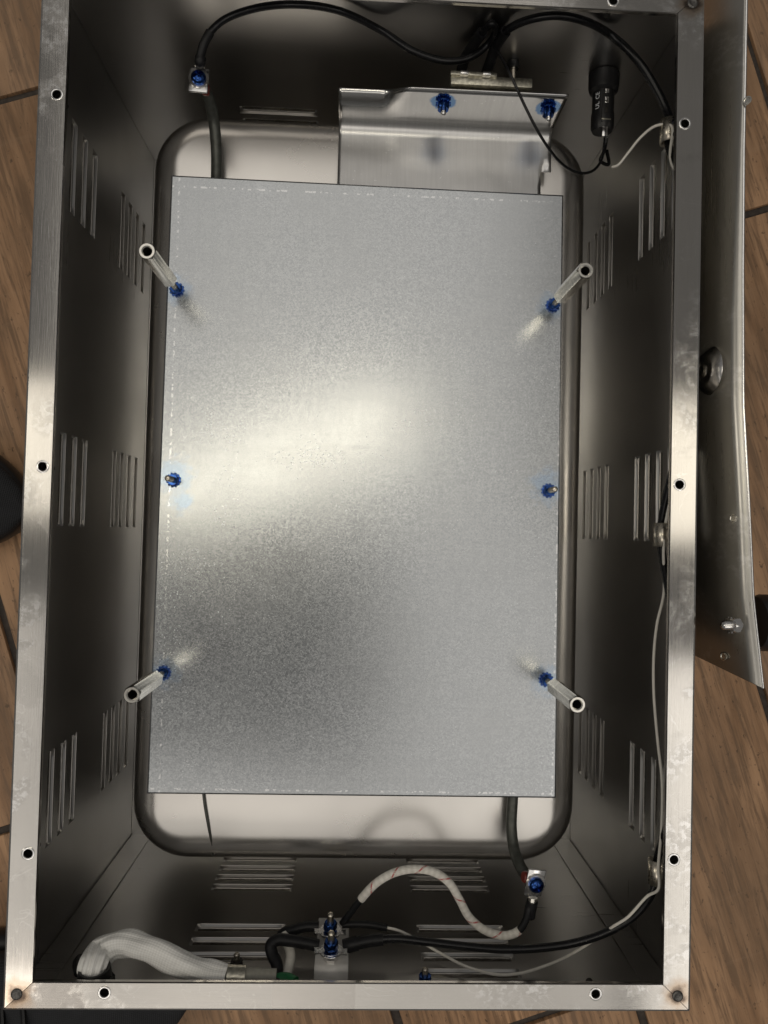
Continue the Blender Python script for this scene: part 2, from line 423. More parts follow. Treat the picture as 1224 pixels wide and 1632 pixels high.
endn = [(u, z) for u in (-.0735, .0715) for z in (-.0345, -.0520, -.0690, -.0860, -.1435, -.1595, -.1755, -.1915)]
endf = [(u, z) for u in (-.0715, .0715) for z in (-.1490, -.1660, -.1830, -.2000)]
wl = wall('wall', HY + .0004, side, lambda u, z: V(-HX, u, z), M['wall_x'], (-1, 0, 0))
wr = wall('wall', HY + .0004, side, lambda u, z: V(HX, u, z), M['wall_x'], (1, 0, 0))
wn = wall('wall', HX - .0006, endn, lambda u, z: V(u, -HY, z), M['wall_y'], (0, -1, 0))
wf = wall('wall', HX - .0006, endf, lambda u, z: V(u, HY, z), M['wall_y'], (0, 1, 0))
for s in (-1, 1):                      # overlap tabs in the near corners
    obj('corner_tab', box(BM(), (s * .1868, -HY + .0006, ZR - D), (s * .1705, -HY + .0013, ZR - .008)), M['wall_y'], wn, smooth=False)
# deck, resting on the floor
obj('deck', box(BM(), (-HX + .0006, -HY + .0006, .0005), (HX - .0006, HY - .0006, ZR - D)), M['wall_y'], hs, smooth=False)
# well: pressed pan standing up from the deck
def rrect(hx, hy, r, z, n=10, cx=0, cy=.003):
    out = []
    for q, (sx, sy) in enumerate(((1, 1), (-1, 1), (-1, -1), (1, -1))):
        for k in range(n + 1):
            a = PI / 2 * (q + k / n); out.append((cx + sx * (hx - r) + r * math.cos(a), cy + sy * (hy - r) + r * math.sin(a), z + ZR))
    return out
WZ = -.092
loops = [rrect(.1720, .2740, .050, -D + .0004), rrect(.1680, .2700, .048, -D + .006)]
rf = .019
for k in range(0, 9):
    a = PI / 2 * k / 8; ins = rf * (1 - math.cos(a)); loops.append(rrect(.1518 - ins, .2558 - ins, max(.012, .039 - ins), WZ - rf + rf * math.sin(a)))
loops += [rrect(.1518 - rf - .002, .2558 - rf - .002, .018, WZ + .00002), rrect(.1518 - rf - .02, .2558 - rf - .02, .006, WZ + .0002), rrect(.06, .12, .004, WZ + .0006)]
well = obj('well', loft(BM(), loops, False, True), M['well'], hs, angle=60)

# rim flanges, mitred, with riv-nut holes
holes_y = (.2115, .0035, -.2070); holes_x = (-.1345, .1350)
def flange(along, sgn):
    if along == 'y': Li, Lo, vi, vo, hs_, hv = RI_Y, RO_Y, RI_X, RO_X, holes_y, .1780
    else: Li, Lo, vi, vo, hs_, hv = RI_X, RO_X, RI_Y, RO_Y, holes_x, .2812
    h = .0024; gap = .00022
    prof = [(vi + .0001, -.0030), (vi, -.0008), (vi + .0004, 0.)] + [(hv - h, 0), (hv + h, 0)] + [(vo - .0016, 0), (vo - .0005, -.0005), (vo, -.0018), (vo, -.040), (vo, -ZR + .0006)]
    us = sorted([-Li + .001, Li - .001] + [q + k * h for q in hs_ for k in (-1, 1)] + [Li * .5, -Li * .5, 0.05])
    bm = BM(); rows = []
    def pt(u, v, z): return V(sgn * v, u, z) if along == 'y' else V(u, sgn * v, z)
    for i, u in enumerate([None] + us + [None]):
        row = []
        for v, z in prof:
            uu = u if u is not None else (-1 if i == 0 else 1) * (Li + (v - vi) * (Lo - Li) / (vo - vi) - gap)
            row.append(bm.verts.new(pt(uu, v, z)))
        rows.append((u, row))
    for (ua, ra), (ub, rb) in zip(rows, rows[1:]):
        for j in range(len(prof) - 1):
            if j == 3 and ua is not None and ub is not None and any(abs((ua + ub) / 2 - q) < h * .5 for q in hs_): continue
            bm.faces.new((ra[j], ra[j + 1], rb[j + 1], rb[j]))
    o = obj('rim_flange', bm, M['rim_' + along], hs, angle=12)
    for q in hs_:
        obj('rivet_nut', RN, None, o, Matrix.Translation(pt(q, hv, 0)) @ Matrix.Rotation(random.uniform(0, 6), 4, 'Z'))
    return o
RN = mesh(lathe([(.0036, -.0002), (.0035, .0003), (.0031, .00045), (.0025, .0003), (.0022, -.0004), (.00225, -.0015), (.0021, -.0022), (.00225, -.003), (.0021, -.0038), (.00225, -.0046), (.0021, -.006), (.0021, -.012)], 24, None, False, True))
RN.materials.append(M['zinc']); RN.materials.append(M['dark'])
for p in RN.polygons:
    if p.center.z < -.0030: p.material_index = 1
for a, s in (('y', -1), ('y', 1), ('x', -1), ('x', 1)): flange(a, s)
WD = mesh(lathe([(.0033, -.0004), (.0030, .0004), (.0022, .0009), (.0012, .0006), (.0004, .0007)], 14)); 
for sx in (-1, 1):
    for sy in (-1, 1):
        obj('corner_weld', WD, M['weldm'], hs, Matrix.Translation(V(sx * .1813, sy * .2822, 0)))

# ================================================================== galvanised plate
PZ = -.075
pc = [P(272, 278, PZ), P(899, 310, PZ), P(887, 1273, PZ), P(233, 1266, PZ)]     # corners of the folded sheet
SO = [tuple(P(a, b, PZ)[:2]) for a, b in ((282, 462), (881, 487), (261, 1072), (870, 1083))]
ST = [P(277, 765, PZ), P(874, 782, PZ)]
blu = [(x, y, ZR + PZ, .013) for x, y in SO] + [(p.x, p.y + .003, ZR + PZ, .016) for p in ST] + [(P(290, 800, PZ).x, P(290, 800, PZ).y, ZR + PZ, .010)]
blu = [(q[0], q[1], q[2] - ZR, q[3]) for q in blu]
M['galv'] = mk_galv(blu)
gp = thing('galvanised_plate', 'large grey galvanised sheet covering the middle of the steel box', 'plate', V(0, 0, PZ))
def inset(k, z):
    c = sum(pc, Vector()) / 4; out = []
    for p in pc:
        d = Vector((math.copysign(1, p.x - c.x), math.copysign(1, p.y - c.y), 0)); q = p - d * k; out.append(Vector((q.x, q.y, z)))
    return out
bm = BM(); lo = [inset(0, PZ - .011), inset(0, PZ - .0016), inset(.0004, PZ - .0004), inset(.0014, PZ)]
loft(bm, lo, False, True)
bmesh.ops.subdivide_edges(bm, edges=[e for e in bm.edges if all(abs(v.co.z - PZ) < 1e-6 for v in e.verts)], cuts=1, use_grid_fill=True)
sh = obj('sheet', bm, M['galv'], gp, Matrix.Translation((0, 0, ZR)), angle=12)
for s in (-1, 1):                       # two support rails under the sheet, resting on the well
    obj('support_rail', box(BM(), (s * .105 - .006, -.16, WZ + .0004), (s * .105 + .006, .16, PZ - .0012), .0006), M['galv'], gp, Matrix.Translation((0, 0, ZR)))

# ------------------------------------------------------------------ stand-offs
KEP = mesh(loft(BM(), [hexring(.0040, .0008), hexring(.0040, .0040), ring(.0034, .0046), ring(.0021, .0046)]))
def teeth():
    bm = BM(); lo, hi, inn = [], [], []
    n = 48
    for i in range(n):
        r = .0050 if (i // 2) % 2 else .0042; a = 2 * PI * i / n
        lo.append((r * math.cos(a), r * math.sin(a), .0001)); hi.append((r * math.cos(a), r * math.sin(a), .0009)); inn.append((.0022 * math.cos(a), .0022 * math.sin(a), .0011))
    return mesh(loft(bm, [lo, hi, inn], True, True))
TEE = teeth()
def threaded(z0, z1, r=.0019, pitch=.0008):
    prof = [(r * .7, z0)]; z = z0
    while z < z1 - .0006: prof += [(r, z), (r * .86, z + pitch / 2)]; z += pitch
    return mesh(lathe(prof + [(r * .6, z1)], 14), True, 80)
ROD = threaded(.0, .022)
BAR = mesh(loft(BM(), [ring(.0030, 0), hexring(.0052, .0006), hexring(.0052, .0490), ring(.0043, .0500), ring(.0031, .0500), ring(.0025, .0494), ring(.0024, .036)], True, True), True, 20)
BAR.materials.append(M['nickel']); BAR.materials.append(M['dark'])
for p in BAR.polygons:
    if p.center.z < .0485 and Vector(p.center[:2]).length < .00265 and p.center.z > .03: p.material_index = 1
names = ['at the upper left edge of the plate', 'at the upper right edge of the plate', 'at the lower left edge of the plate', 'at the lower right edge of the plate']
for (x, y), nm, tl in zip(SO, names, ((-.010, -.004), (.012, -.006), (-.004, .006), (.006, -.012))):
    t = thing('hex_standoff', 'tall nickel hex standoff on a blue nut ' + nm, 'standoff', V(x, y, PZ), 'hex standoffs on the plate')
    m = Matrix.Translation(V(x, y, PZ)); lean = m @ Matrix.Rotation(tl[0], 4, 'Y') @ Matrix.Rotation(-tl[1], 4, 'X')
    obj('tooth_washer', TEE, M['blue'], t, m @ Matrix.Rotation(random.uniform(0, 2), 4, 'Z')); obj('lock_nut', KEP, M['blue'], t, m @ Matrix.Rotation(random.uniform(0, 2), 4, 'Z'))
    obj('threaded_rod', ROD, M['stud'], t, lean); obj('hex_barrel', BAR, M['nickel'], t, lean @ Matrix.Translation((0, 0, .0205)) @ Matrix.Rotation(random.uniform(0, 1), 4, 'Z'))
STUD = threaded(.0, .0175)
for p, nm in zip(ST, ('left', 'right')):
    t = thing('short_stud', 'short steel stud with blue nut halfway along the %s edge of the plate' % nm, 'stud', p, 'short studs on the plate')
    m = Matrix.Translation(p)
    obj('tooth_washer', TEE, M['blue'], t, m); obj('lock_nut', KEP, M['blue'], t, m @ Matrix.Rotation(.4, 4, 'Z')); obj('stud', STUD, M['stud'], t, m)

# ================================================================== heating element and its two terminals
P = PC
he = thing('heating_element', 'dark rod heating element with a grey leg rising at each end of the plate', 'element', V(0, 0, WZ))
pathA = spline([P(345, 330, -.0838), P(345, 285, -.0838), P(345, 240, -.082), P(341, 195, -.076), P(334, 160, -.064), P(325, 140, -.056), P(320, 130, -.048)], 6)
pathB = spline([P(818, 1225, -.0838), P(817, 1270, -.0838), P(815, 1318, -.082), P(819, 1352, -.076), P(828, 1378, -.066), P(840, 1398, -.058), P(847, 1406, -.048)], 6)
a0, b0 = pathA[0], pathB[0]
mid = [V(a0.x, .08, -.0838), V(a0.x, -.12, -.0838), V(a0.x + .03, -.15, -.0838), V(a0.x + .06, -.12, -.0838), V(a0.x + .06, .10, -.0838), V(a0.x + .09, .13, -.0838), V(a0.x + .12, .10, -.0838),
       V(a0.x + .12, -.12, -.0838), V(a0.x + .145, -.145, -.0838), V(b0.x - .03, -.12, -.0838), V(b0.x - .03, .08, -.0838), V(b0.x - .015, .10, -.0838), V(b0.x, .08, -.0838), V(b0.x, -.05, -.0838)]
tubeobj('sheath', list(reversed(pathA)) + spline(mid, 5) + pathB, .0037, M['sheath'], he, 14)
def pan_head(R=.0047):
    bm = BM(); rings = 13; seg = 48; rows = []
    for i in range(1, rings + 1):
        r = R * i / rings; row = []
        for k in range(seg):
            a = 2 * PI * k / seg; x, y = r * math.cos(a), r * math.sin(a); z = .0030 * math.sqrt(max(0, 1 - (r / R) ** 2.6)) + .0004
            if r < R * .62 and (abs(x) < R * .15 or abs(y) < R * .15): z -= .0013
            row.append((x, y, z))
        rows.append(row)
    rows.append([(R * .98 * math.cos(2 * PI * k / seg), R * .98 * math.sin(2 * PI * k / seg), -.0004) for k in range(seg)])
    return mesh(loft(bm, rows, True, True), True, 40)
PAN = pan_head()
def outline(pts, z0, z1, bev=.0002):
    bm = BM(); f = bm.faces.new([bm.verts.new((x, y, z0)) for x, y in pts]); r = bmesh.ops.extrude_face_region(bm, geom=[f])
    for v in r['geom']:
        if isinstance(v, bmesh.types.BMVert): v.co.z = z1
    return bm
TAB = mesh(box(BM(), (-.0058, -.0086, -.0014), (.0058, .0084, 0), .0005))
def lug_pts():
    out = []
    for k in range(25):
        a = math.radians(-230 + 280 * k / 24); out.append((.0063 * math.cos(a), .0063 * math.sin(a)))
    return out + [(.0026, .0078), (.0026, .0098), (-.0026, .0098), (-.0026, .0078)]
LUG = mesh(outline(lug_pts(), .0002, .0014)); CRIMP = mesh(loft(BM(), [[(x * 1.0, .0085, .0010 + z * .6) for x, z in [(math.cos(q * PI / 6) * .0030, math.sin(q * PI / 6) * .0036) for q in range(12)]], [(x, .0145, .0010 + z) for x, z in [(math.cos(q * PI / 6) * .0028, math.sin(q * PI / 6) * .0028) for q in range(12)]]]))
INS = mesh(lathe([(.0030, -.003), (.0034, -.002), (.0034, 0), (.0030, .001)], 16))
def terminal(center, toward, tilt, insul, ins_off):
    y = Vector(toward); z = Vector(tilt).normalized(); y = (y - z * z.dot(y)).normalized(); x = y.cross(z)
    m = Matrix((x, y, z)).transposed().to_4x4(); m.translation = center
    ob = obj('terminal_tab', TAB, M['zinc'], he, m)
    obj('terminal_screw', PAN, M['blue'], he, m @ Matrix.Translation((0, 0, .0016)) @ Matrix.Rotation(.6, 4, 'Z'))
    obj('insulator', INS, M['red'], he, m @ Matrix.Translation(ins_off) @ Matrix.Rotation(PI / 2, 4, 'Y'))
    return m
TA = P(317, 127, -.042); TB = P(853, 1408, -.042)
mA = terminal(TA, P(319, 90, -.042) - TA, (.06, .20, 1), True, (.0050, -.003, -.0045))
mB = terminal(TB, P(847, 1450, -.042) - TB, (.14, -.16, 1), True, (.0056, -.001, -.0045))

# ================================================================== cables
def cable(name, label, pts, r, mat, n=9, group=None):
    path = spline(pts, n); t = thing(name, label, 'cable', path[0], group)
    tubeobj('jacket', path, r, mat, t); return t, path
endA = mA @ Vector((0, .0118, .001))
# black lead sweeping from the upper left terminal to the thermostat
t, p = cable('power_lead', 'black lead arching from the upper left blue screw terminal to the thermostat', [mA @ Vector((0, .012, .001)), P(320, 88, -.040), P(328, 62, -.036), P(352, 35, -.034), P(400, 15, -.034), P(470, 7, -.034), P(540, 17, -.036), P(610, 50, -.040), P(660, 82, -.044), P(710, 97, -.048), P(748, 92, -.050), P(778, 70, -.048), P(790, 46, -.046), P(783, 37, -.046), P(770, 50, -.050), P(752, 75, -.056), P(740, 95, -.062), P(735, 118, -.070)], .0022, M['rubber'])
obj('ring_lug', LUG, M['zinc'], t, mA); obj('crimp_barrel', CRIMP, M['nickel'], t, mA)
tubeobj('shrink_sleeve', spline([mA @ Vector((0, .0125, .001)), P(319, 92, -.040), P(325, 70, -.0365), P(335, 51, -.0350)], 6), .0028, M['shrink'], t)
tubeobj('boot', spline([mA @ Vector((0, .0115, .001)), P(319, 99, -.0405), P(320, 91, -.040)], 5), .0034, M['shrink'], t)
tubeobj('shrink_sleeve', spline([P(768, 52, -.051), P(752, 75, -.056), P(740, 95, -.062), P(735, 116, -.0695)], 5), .0035, M['shrink'], t)
# heavy black cable from the thermostat along the right wall to the lower terminal block
XC = .1822
pts = [P(775, 116, -.068), P(781, 100, -.060), P(790, 74, -.050), P(806, 50, -.044), P(838, 33, -.040), P(885, 25, -.038), P(930, 33, -.036), P(975, 57, -.035), P(1015, 95, -.034), P(1045, 140, -.034), P(1062, 175, -.034), PX(1068, 198, XC), V(XC, .218, -.034), V(XC + .0030, .185, -.018), V(XC + .0030, .12, -.015), V(XC + .0030, .04, -.016), V(XC, -.017, -.035), V(XC, -.032, -.035), V(XC + .0024, -.075, -.022), V(XC + .0030, -.13, -.017), V(XC + .0026, -.185, -.020), V(XC, -.222, -.034), V(XC - .001, -.236, -.034),
       P(1030, 1438, -.034), P(1002, 1466, -.036), P(962, 1488, -.038), P(915, 1503, -.040), P(860, 1511, -.040), P(800, 1513, -.040), P(740, 1508, -.040), P(680, 1501, -.040), P(630, 1496, -.040), P(590, 1499, -.039), P(556, 1506, -.038)]
t, p = cable('mains_cable', 'long black cable from thermostat under the right rim to the lower terminal studs', pts, .0024, M['rubber'])
tubeobj('shrink_sleeve', spline(pts[:4], 5), .0035, M['shrink'], t)
tubeobj('shrink_sleeve', spline([P(610, 1497, -.0395), P(590, 1499, -.039), P(562, 1505, -.038)], 5), .0036, M['shrink'], t)
tubeobj('boot', spline([P(570, 1503, -.0385), P(558, 1506, -.038), P(548, 1509, -.038)], 4), .0042, M['shrink'], t)
# thin black sensor wire
t, p = cable('sensor_wire', 'thin black wire hanging from the thermostat lead to the black plug', [P(786, 74, -.040), P(798, 90, -.034), P(815, 122, -.030), P(838, 172, -.034), P(860, 214, -.042), P(885, 250, -.052), P(905, 268, -.060), P(925, 276, -.066), P(945, 272, -.072), P(958, 256, -.077), P(963, 232, -.080), P(965, 212, -.080)], .0009, M['rubber'])
t, p = cable('switch_wire', 'short black wire folded below the black plug tab', [P(966, 206, -.079), P(966, 222, -.079), P(963, 240, -.084), P(957, 256, -.092), P(970, 262, -.097), P(967, 240, -.088)], .0012, M['rubber'])
# white wire
pts = [P(976, 266, -.060), P(985, 263, -.056), P(1000, 245, -.050), P(1020, 220, -.042), P(1042, 202, -.035), P(1060, 198, -.031), P(1071, 202, -.028), V(XC - .001, .205, -.028), V(XC + .004, .17, -.010), V(XC + .004, .04, -.010), V(XC, -.018, -.029), V(XC - .001, -.034, -.029), P(1058, 945, -.034), P(1047, 995, -.036), P(1042, 1045, -.037), P(1042, 1105, -.037), P(1048, 1180, -.035), P(1055, 1245, -.032), V(XC, -.20, -.028), V(XC - .002, -.222, -.027), V(XC - .002, -.236, -.027),
       P(1032, 1428, -.028), P(1000, 1462, -.032), P(975, 1478, -.036), P(950, 1496, -.046), P(915, 1518, -.048), P(872, 1538, -.046), P(825, 1552, -.043), P(790, 1553, -.042), P(745, 1541, -.045), P(700, 1518, -.047), P(665, 1498, -.049), P(635, 1483, -.051), P(614, 1478, -.052)]
t, p = cable('white_wire', 'thin white wire clipped under the right rim with a loose end by the plug', pts, .00085, M['white'])
tubeobj('shrink_sleeve', spline([P(617, 1479, -.052), P(590, 1474, -.053), P(562, 1473, -.054), P(545, 1474, -.054)], 5), .0022, M['shrink'], t)
# striped braided cable
pb = [P(545, 1472, -.054), P(556, 1458, -.052), P(578, 1430, -.048), P(600, 1407, -.046), P(628, 1391, -.045), P(660, 1385, -.045), P(692, 1390, -.045), P(716, 1407, -.045), P(732, 1433, -.045), P(748, 1462, -.045), P(772, 1482, -.044), P(803, 1491, -.044), P(826, 1484, -.043), P(838, 1466, -.042), P(843, 1448, -.042), mB @ Vector((0, .0118, .001))]
full = spline(pb, 8)
t = thing('braided_cable', 'white braided cable with red flecks bending from the studs to the lower right terminal', 'cable', full[0])
n = len(full); i1, i2 = 8 * 2 - 1, 8 * 12 + 1
tubeobj('jacket', full[i1:i2 + 1], .0025, M['braid'], t, 16)
tubeobj('shrink_sleeve', full[:i1 + 2], .0021, M['shrink'], t); tubeobj('shrink_sleeve', full[i2 - 1:], .0022, M['shrink'], t)
tubeobj('boot', spline([mB @ Vector((0, .0110, .001)), mB @ Vector((0, .016, .0008)), mB @ Vector((-.0004, .0215, .0004))], 4), .0036, M['shrink'], t)
obj('ring_lug', LUG, M['zinc'], t, mB); obj('crimp_barrel', CRIMP, M['nickel'], t, mB)
# leads on the left of the studs
t, p = cable('looped_lead', 'thick black lead looping from the nearer stud down behind the near rim', [P(508, 1507, -.038), P(488, 1503, -.038), P(462, 1499, -.037), P(442, 1498, -.036), P(432, 1506, -.034), P(434, 1521, -.031), P(441, 1536, -.027), P(442, 1552, -.023), P(440, 1572, -.020)], .0035, M['shrink'])
t, p = cable('straight_lead', 'black sleeved lead running left from the farther stud', [P(508, 1477, -.053), P(488, 1477, -.053), P(468, 1482, -.052), P(452, 1487, -.051), P(447, 1493, -.050)], .0031, M['shrink'])
t, p = cable('white_lead', 'short white insulated lead behind the looped black lead', [P(452, 1488, -.050), P(458, 1502, -.046), P(463, 1522, -.038), P(459, 1545, -.030), P(453, 1566, -.024)], .0029, M['white'])
gl = thing('green_wire', 'stub of green insulated wire beside the near rim', 'wire', P(452, 1562, -.018))
tubeobj('insulation', spline([P(436, 1566, -.016), P(447, 1561, -.017), P(458, 1561, -.018), P(470, 1567, -.018)], 5), .0036, M['green'], gl)
# thin dark line on the well, built as a narrow tube
t, p = cable('dark_line', 'thin dark line on the well below the plate', [P(322, 1240, -.0905), P(326, 1280, -.0905), P(332, 1315, -.0910), P(338, 1345, -.0935), P(340, 1362, -.098)], .0009, M['sheath'], 6)
# thin wire along the top of the end wall
# ------------------------------------------------------------------ P clips
def clip_mesh():
    r = .0050; prof = [(.0060, .0060), (.0060, .0030)]
    for k in range(15):
        a = math.radians(60 + 300 * k / 14); prof.append((r * math.cos(a) * .95, r * math.sin(a)))
    rows = []
    pr = [(.0055, .0085)] + [(r * math.cos(math.radians(55 + 300 * k / 16)), r * math.sin(math.radians(55 + 300 * k / 16))) for k in range(17)]
    bm = BM(); loft(bm, [[(x, y, z) for y in (-.0072, 0, .0072)] for x, z in pr], closed=False)
    return mesh(bm, True, 70)
CLIP = clip_mesh()
for y, nm in ((.2245, 'near the black plug'), (-.0250, 'halfway along the right wall'), (-.2280, 'near the lower right corner')):
    t = thing('cable_clip', 'bare metal cable clip under the right rim ' + nm, 'clip', V(XC, y, -.034), 'cable clips on the right wall')
    o = obj('band', CLIP, M['stud'], t, Matrix.Translation(V(XC, y, -.0335)), solid=.0008)
    obj('screw', mesh(lathe([(.0028, 0), (.0026, .0014), (.0012, .0020)], 12)), M['blue'] if y > 0 else M['zinc'], t, frame(V(XC + .0035, y + .0085, -.027), (-1, 0, 0)))

# ================================================================== heat shield bracket and thermostat
BZ = -.0785
yb = P(700, 196, BZ).y
def zsolve(x, y, Y): return PY(x, y, Y).z - ZR
bolts = [(P(699, 165, -.082)), (P(857, 172, -.082))]
xl0, xl1 = P(537, 300, BZ).x, P(540, 200, BZ).x
xr = P(881, 200, BZ).x; xn = P(862, 300, BZ).x; yn = P(870, 275, BZ).y
zt = zsolve(760, 144, yb + .002)
hgt = zt - BZ
bolt_c = [Vector((P(699, 168, -.085).x, yb, ZR + zsolve(699, 163, yb))), Vector((P(857, 173, -.085).x, yb, ZR + zsolve(857, 172, yb)))]
M['alu'] = mk_alu([(c.x, c.y, c.z, .0095) for c in bolt_c])
sb = thing('heat_shield_bracket', 'bright bent aluminium bracket with two blue smeared bolts above the plate', 'bracket', V((xl1 + xr) / 2, yb, BZ))
bm = BM(); NU = 60
ye = P(700, 306, BZ).y - .012
prof_n = 14
rows = []
for i in range(NU + 1):
    s = i / NU; x = xl1 + (xr - xl1) * s
    low = 1 - min(1, max(0, (s - .20) / .12)); low = low * low * (3 - 2 * low)       # the left end is cut lower and rolled back
    H = hgt * (1 - .40 * low); row = []
    xx = lambda k: x
    for k in range(6): row.append((x, ye + (yb - .009 - ye) * k / 5, BZ + ZR + .005 * (1 - k / 5) * 0 - .0045 * k / 5))
    for k in range(1, 7):
        a = PI / 2 * k / 6; row.append((x, yb - .009 + .009 * math.sin(a), BZ + ZR - .0045 + .009 * (1 - math.cos(a))))
    for k in range(1, 8):
        f = k / 7; fl_ = 1 + .012 * f
        row.append((x + (x - xl1) * .006 * f, yb + .002 * f + low * .006 * f * f, BZ + ZR + .0045 + (H - .0045) * f))
    rows.append(row)
loft(bm, rows, closed=False)
kill = [f for f in bm.faces if f.calc_center_median().x > xn and f.calc_center_median().y < yn]
bmesh.ops.delete(bm, geom=kill, context='FACES')
obj('sheet', bm, M['alu'], sb, angle=80, solid=.0010)
for c in bolt_c:
    m = frame(c + Vector((0, -.0006, 0)), (0, -1, .12))
    o = obj('bolt', KEP, M['blue'], sb, m); obj('washer', TEE, M['blue'], o, m); obj('thread', threaded(.0, .0085, .0018), M['zinc'], o, m)
th = thing('thermostat', 'silver metal thermostat block behind the aluminium bracket', 'thermostat', V(0, 0, 0) + Vector((P(783, 130, -.07).x, yb + .012, -.07)))
tx0, tx1 = P(718, 130, zt).x, P(848, 130, zt).x
y0 = yb + .0045; y1 = PY(720, 120, 0).y if False else P(783, 121, zt + .002).y
body = obj('body', box(BM(), (tx0, y0, ZR + BZ + .004), (tx1, y1, ZR + zt + .0015), .0006), M['cast'], th)
obj('cover_strip', box(BM(), (tx0 - .0003, y1 - .0008, ZR + zt - .004), (P(791, 121, zt).x, y1 + .0016, ZR + zt + .0030), .0003), M['cast'], th)
for px in (740, 776):
    q = P(px, 116, zt + .004); obj('terminal_blade', box(BM(), (q.x - .0026, y1 - .0012, ZR + zt + .0016), (q.x + .0026, y1 + .0006, ZR + zt + .0052), .0004), M['zinc'], th)

# ================================================================== black plug on the far wall
q0 = PY(966, 112, HY); zc = q0.z - ZR - .004
Y1 = P(966, 204, zc + .004).y
LQ = HY - Y1
pg = thing('panel_plug', 'round black plastic plug with two metal contacts on the far wall', 'plug', q0)
mP = frame(Vector((q0.x, HY - .0006, ZR + zc)), (-.02, -1, .0), (0, 0, 1))
obj('barrel', lathe([(.0098, 0), (.0103, .0006), (.0103, LQ * .22), (.0096, LQ * .30), (.0074, LQ * .34), (.0073, LQ * .66), (.0077, LQ * .72), (.0077, LQ * .94), (.0066, LQ)], 32), M['plastic'], pg, mP, angle=30)
body = obj('contact_channel', box(BM(), (.0066, -.0030, LQ * .36), (.0079, .0030, LQ * .93), .0003), M['plastic'], pg, mP)
for a, b, h in ((.36, .44, .0012), (.50, .61, .0012)):
    obj('contact', mesh(box(BM(), (.0076, -.0014, LQ * a), (.0085, .0014, LQ * b), .0004)), M['zinc'], body, mP)
obj('contact_slot', box(BM(), (.0078, -.0012, LQ * .67), (.0081, .0012, LQ * .77), .0001), M['dark'], body, mP)
obj('ridge', box(BM(), (.0076, -.0032, LQ * .875), (.0084, .0032, LQ * .895), .0001), M['cast'], body, mP)
obj('blade_terminal', box(BM(), (.0045, -.0018, LQ * .93), (.0066, .0018, LQ * 1.16), .0003), M['zinc'], pg, mP)
def text(s, size, M4, mat, parent, name='lettering'):
    cu = bpy.data.curves.new(name, 'FONT'); cu.body = s; cu.size = size; cu.align_x = 'CENTER'; cu.align_y = 'CENTER'; cu.extrude = .00003
    tmp = bpy.data.objects.new('t', cu); COL.objects.link(tmp); dg = bpy.context.evaluated_depsgraph_get(); me = bpy.data.meshes.new_from_object(tmp.evaluated_get(dg))
    bpy.data.objects.remove(tmp); me.materials.append(mat); o = bpy.data.objects.new(name, me); link(o, parent, M4); return o
for tx, zz in (('CE', .45), ('UL', .62)):
    aa = math.radians(46)
    nrm = mP.to_3x3() @ Vector((math.cos(aa), math.sin(aa), 0)); ax = mP.to_3x3() @ Vector((0, 0, -1))
    up = nrm.cross(ax); mm = Matrix((ax, up, nrm)).transposed().to_4x4(); mm.translation = mP @ Vector((math.cos(aa) * .00745, math.sin(aa) * .00745, LQ * zz))
    text(tx, .0040, mm, M['print'], pg)
# black rubber headed bolt beside the thermostat
qb = PY(818, 98, HY)
fb = thing('wall_bolt', 'black capped bolt on the far wall beside the thermostat', 'bolt', qb)
mb = frame(Vector((qb.x, HY - .0006, qb.z)), (0, -1, 0))
obj('cap', lathe([(.0040, 0), (.0042, .003), (.0036, .0045)], 18), M['plastic'], fb, mb); obj('shank', threaded(.0045, .014, .0022), M['stud'], fb, mb)

# ================================================================== terminal stud bracket on the near wall
YP = -.2785
z2 = zsolve(527, 1530, YP)
zt2 = zsolve(527, 1541, YP)
x0, x1 = P(501, 1540, zt2).x, P(555, 1540, zt2).x
tb = thing('stud_bracket', 'small pale metal bracket with two blue nutted terminal studs at the near wall', 'bracket', V((x0 + x1) / 2, -HY, zt2))
bm = BM(); pr = [(-HY + .0010, zt2 + .0020)] + [(-HY + .0010 + (YP - .003 + HY - .001) * k / 3, zt2 + .0020 - .0014 * k / 3) for k in range(1, 4)] + [(YP - .003 + .003 * math.sin(PI / 2 * k / 4), zt2 + .0006 - .003 * (1 - math.cos(PI / 2 * k / 4))) for k in range(1, 5)] + [(YP, zt2 - .02), (YP, zt2 - .055), (YP - .002, zt2 - .058), (-HY + .001, zt2 - .058)]
loft(bm, [[(x, y, z + ZR) for x in (x0, (x0 + x1) / 2, x1)] for y, z in pr], closed=False)
M['white_metal'] = plain('pale bracket metal', (.72, .70, .67), .1, .40, .05, 300)
obj('sheet', bm, M['white_metal'], tb, angle=60, solid=.0010)
NUT2 = mesh(loft(BM(), [hexring(.0042, 0), hexring(.0042, .0038), ring(.0036, .0044), ring(.0022, .0044)]))
WASH = mesh(lathe([(.0066, 0), (.0068, .0004), (.0066, .0009), (.0024, .0009)], 24)); BASE = mesh(loft(BM(), [hexring(.0044, 0), hexring(.0044, .0036), ring(.0048, .0036), ring(.0048, .0046)]))
RING = mesh(outline([(.0062 * math.cos(math.radians(20 + 320 * k / 20)), .0054 * math.sin(math.radians(20 + 320 * k / 20))) for k in range(21)] + [(.0095, -.0022), (.0095, .0022)], 0, .0012))
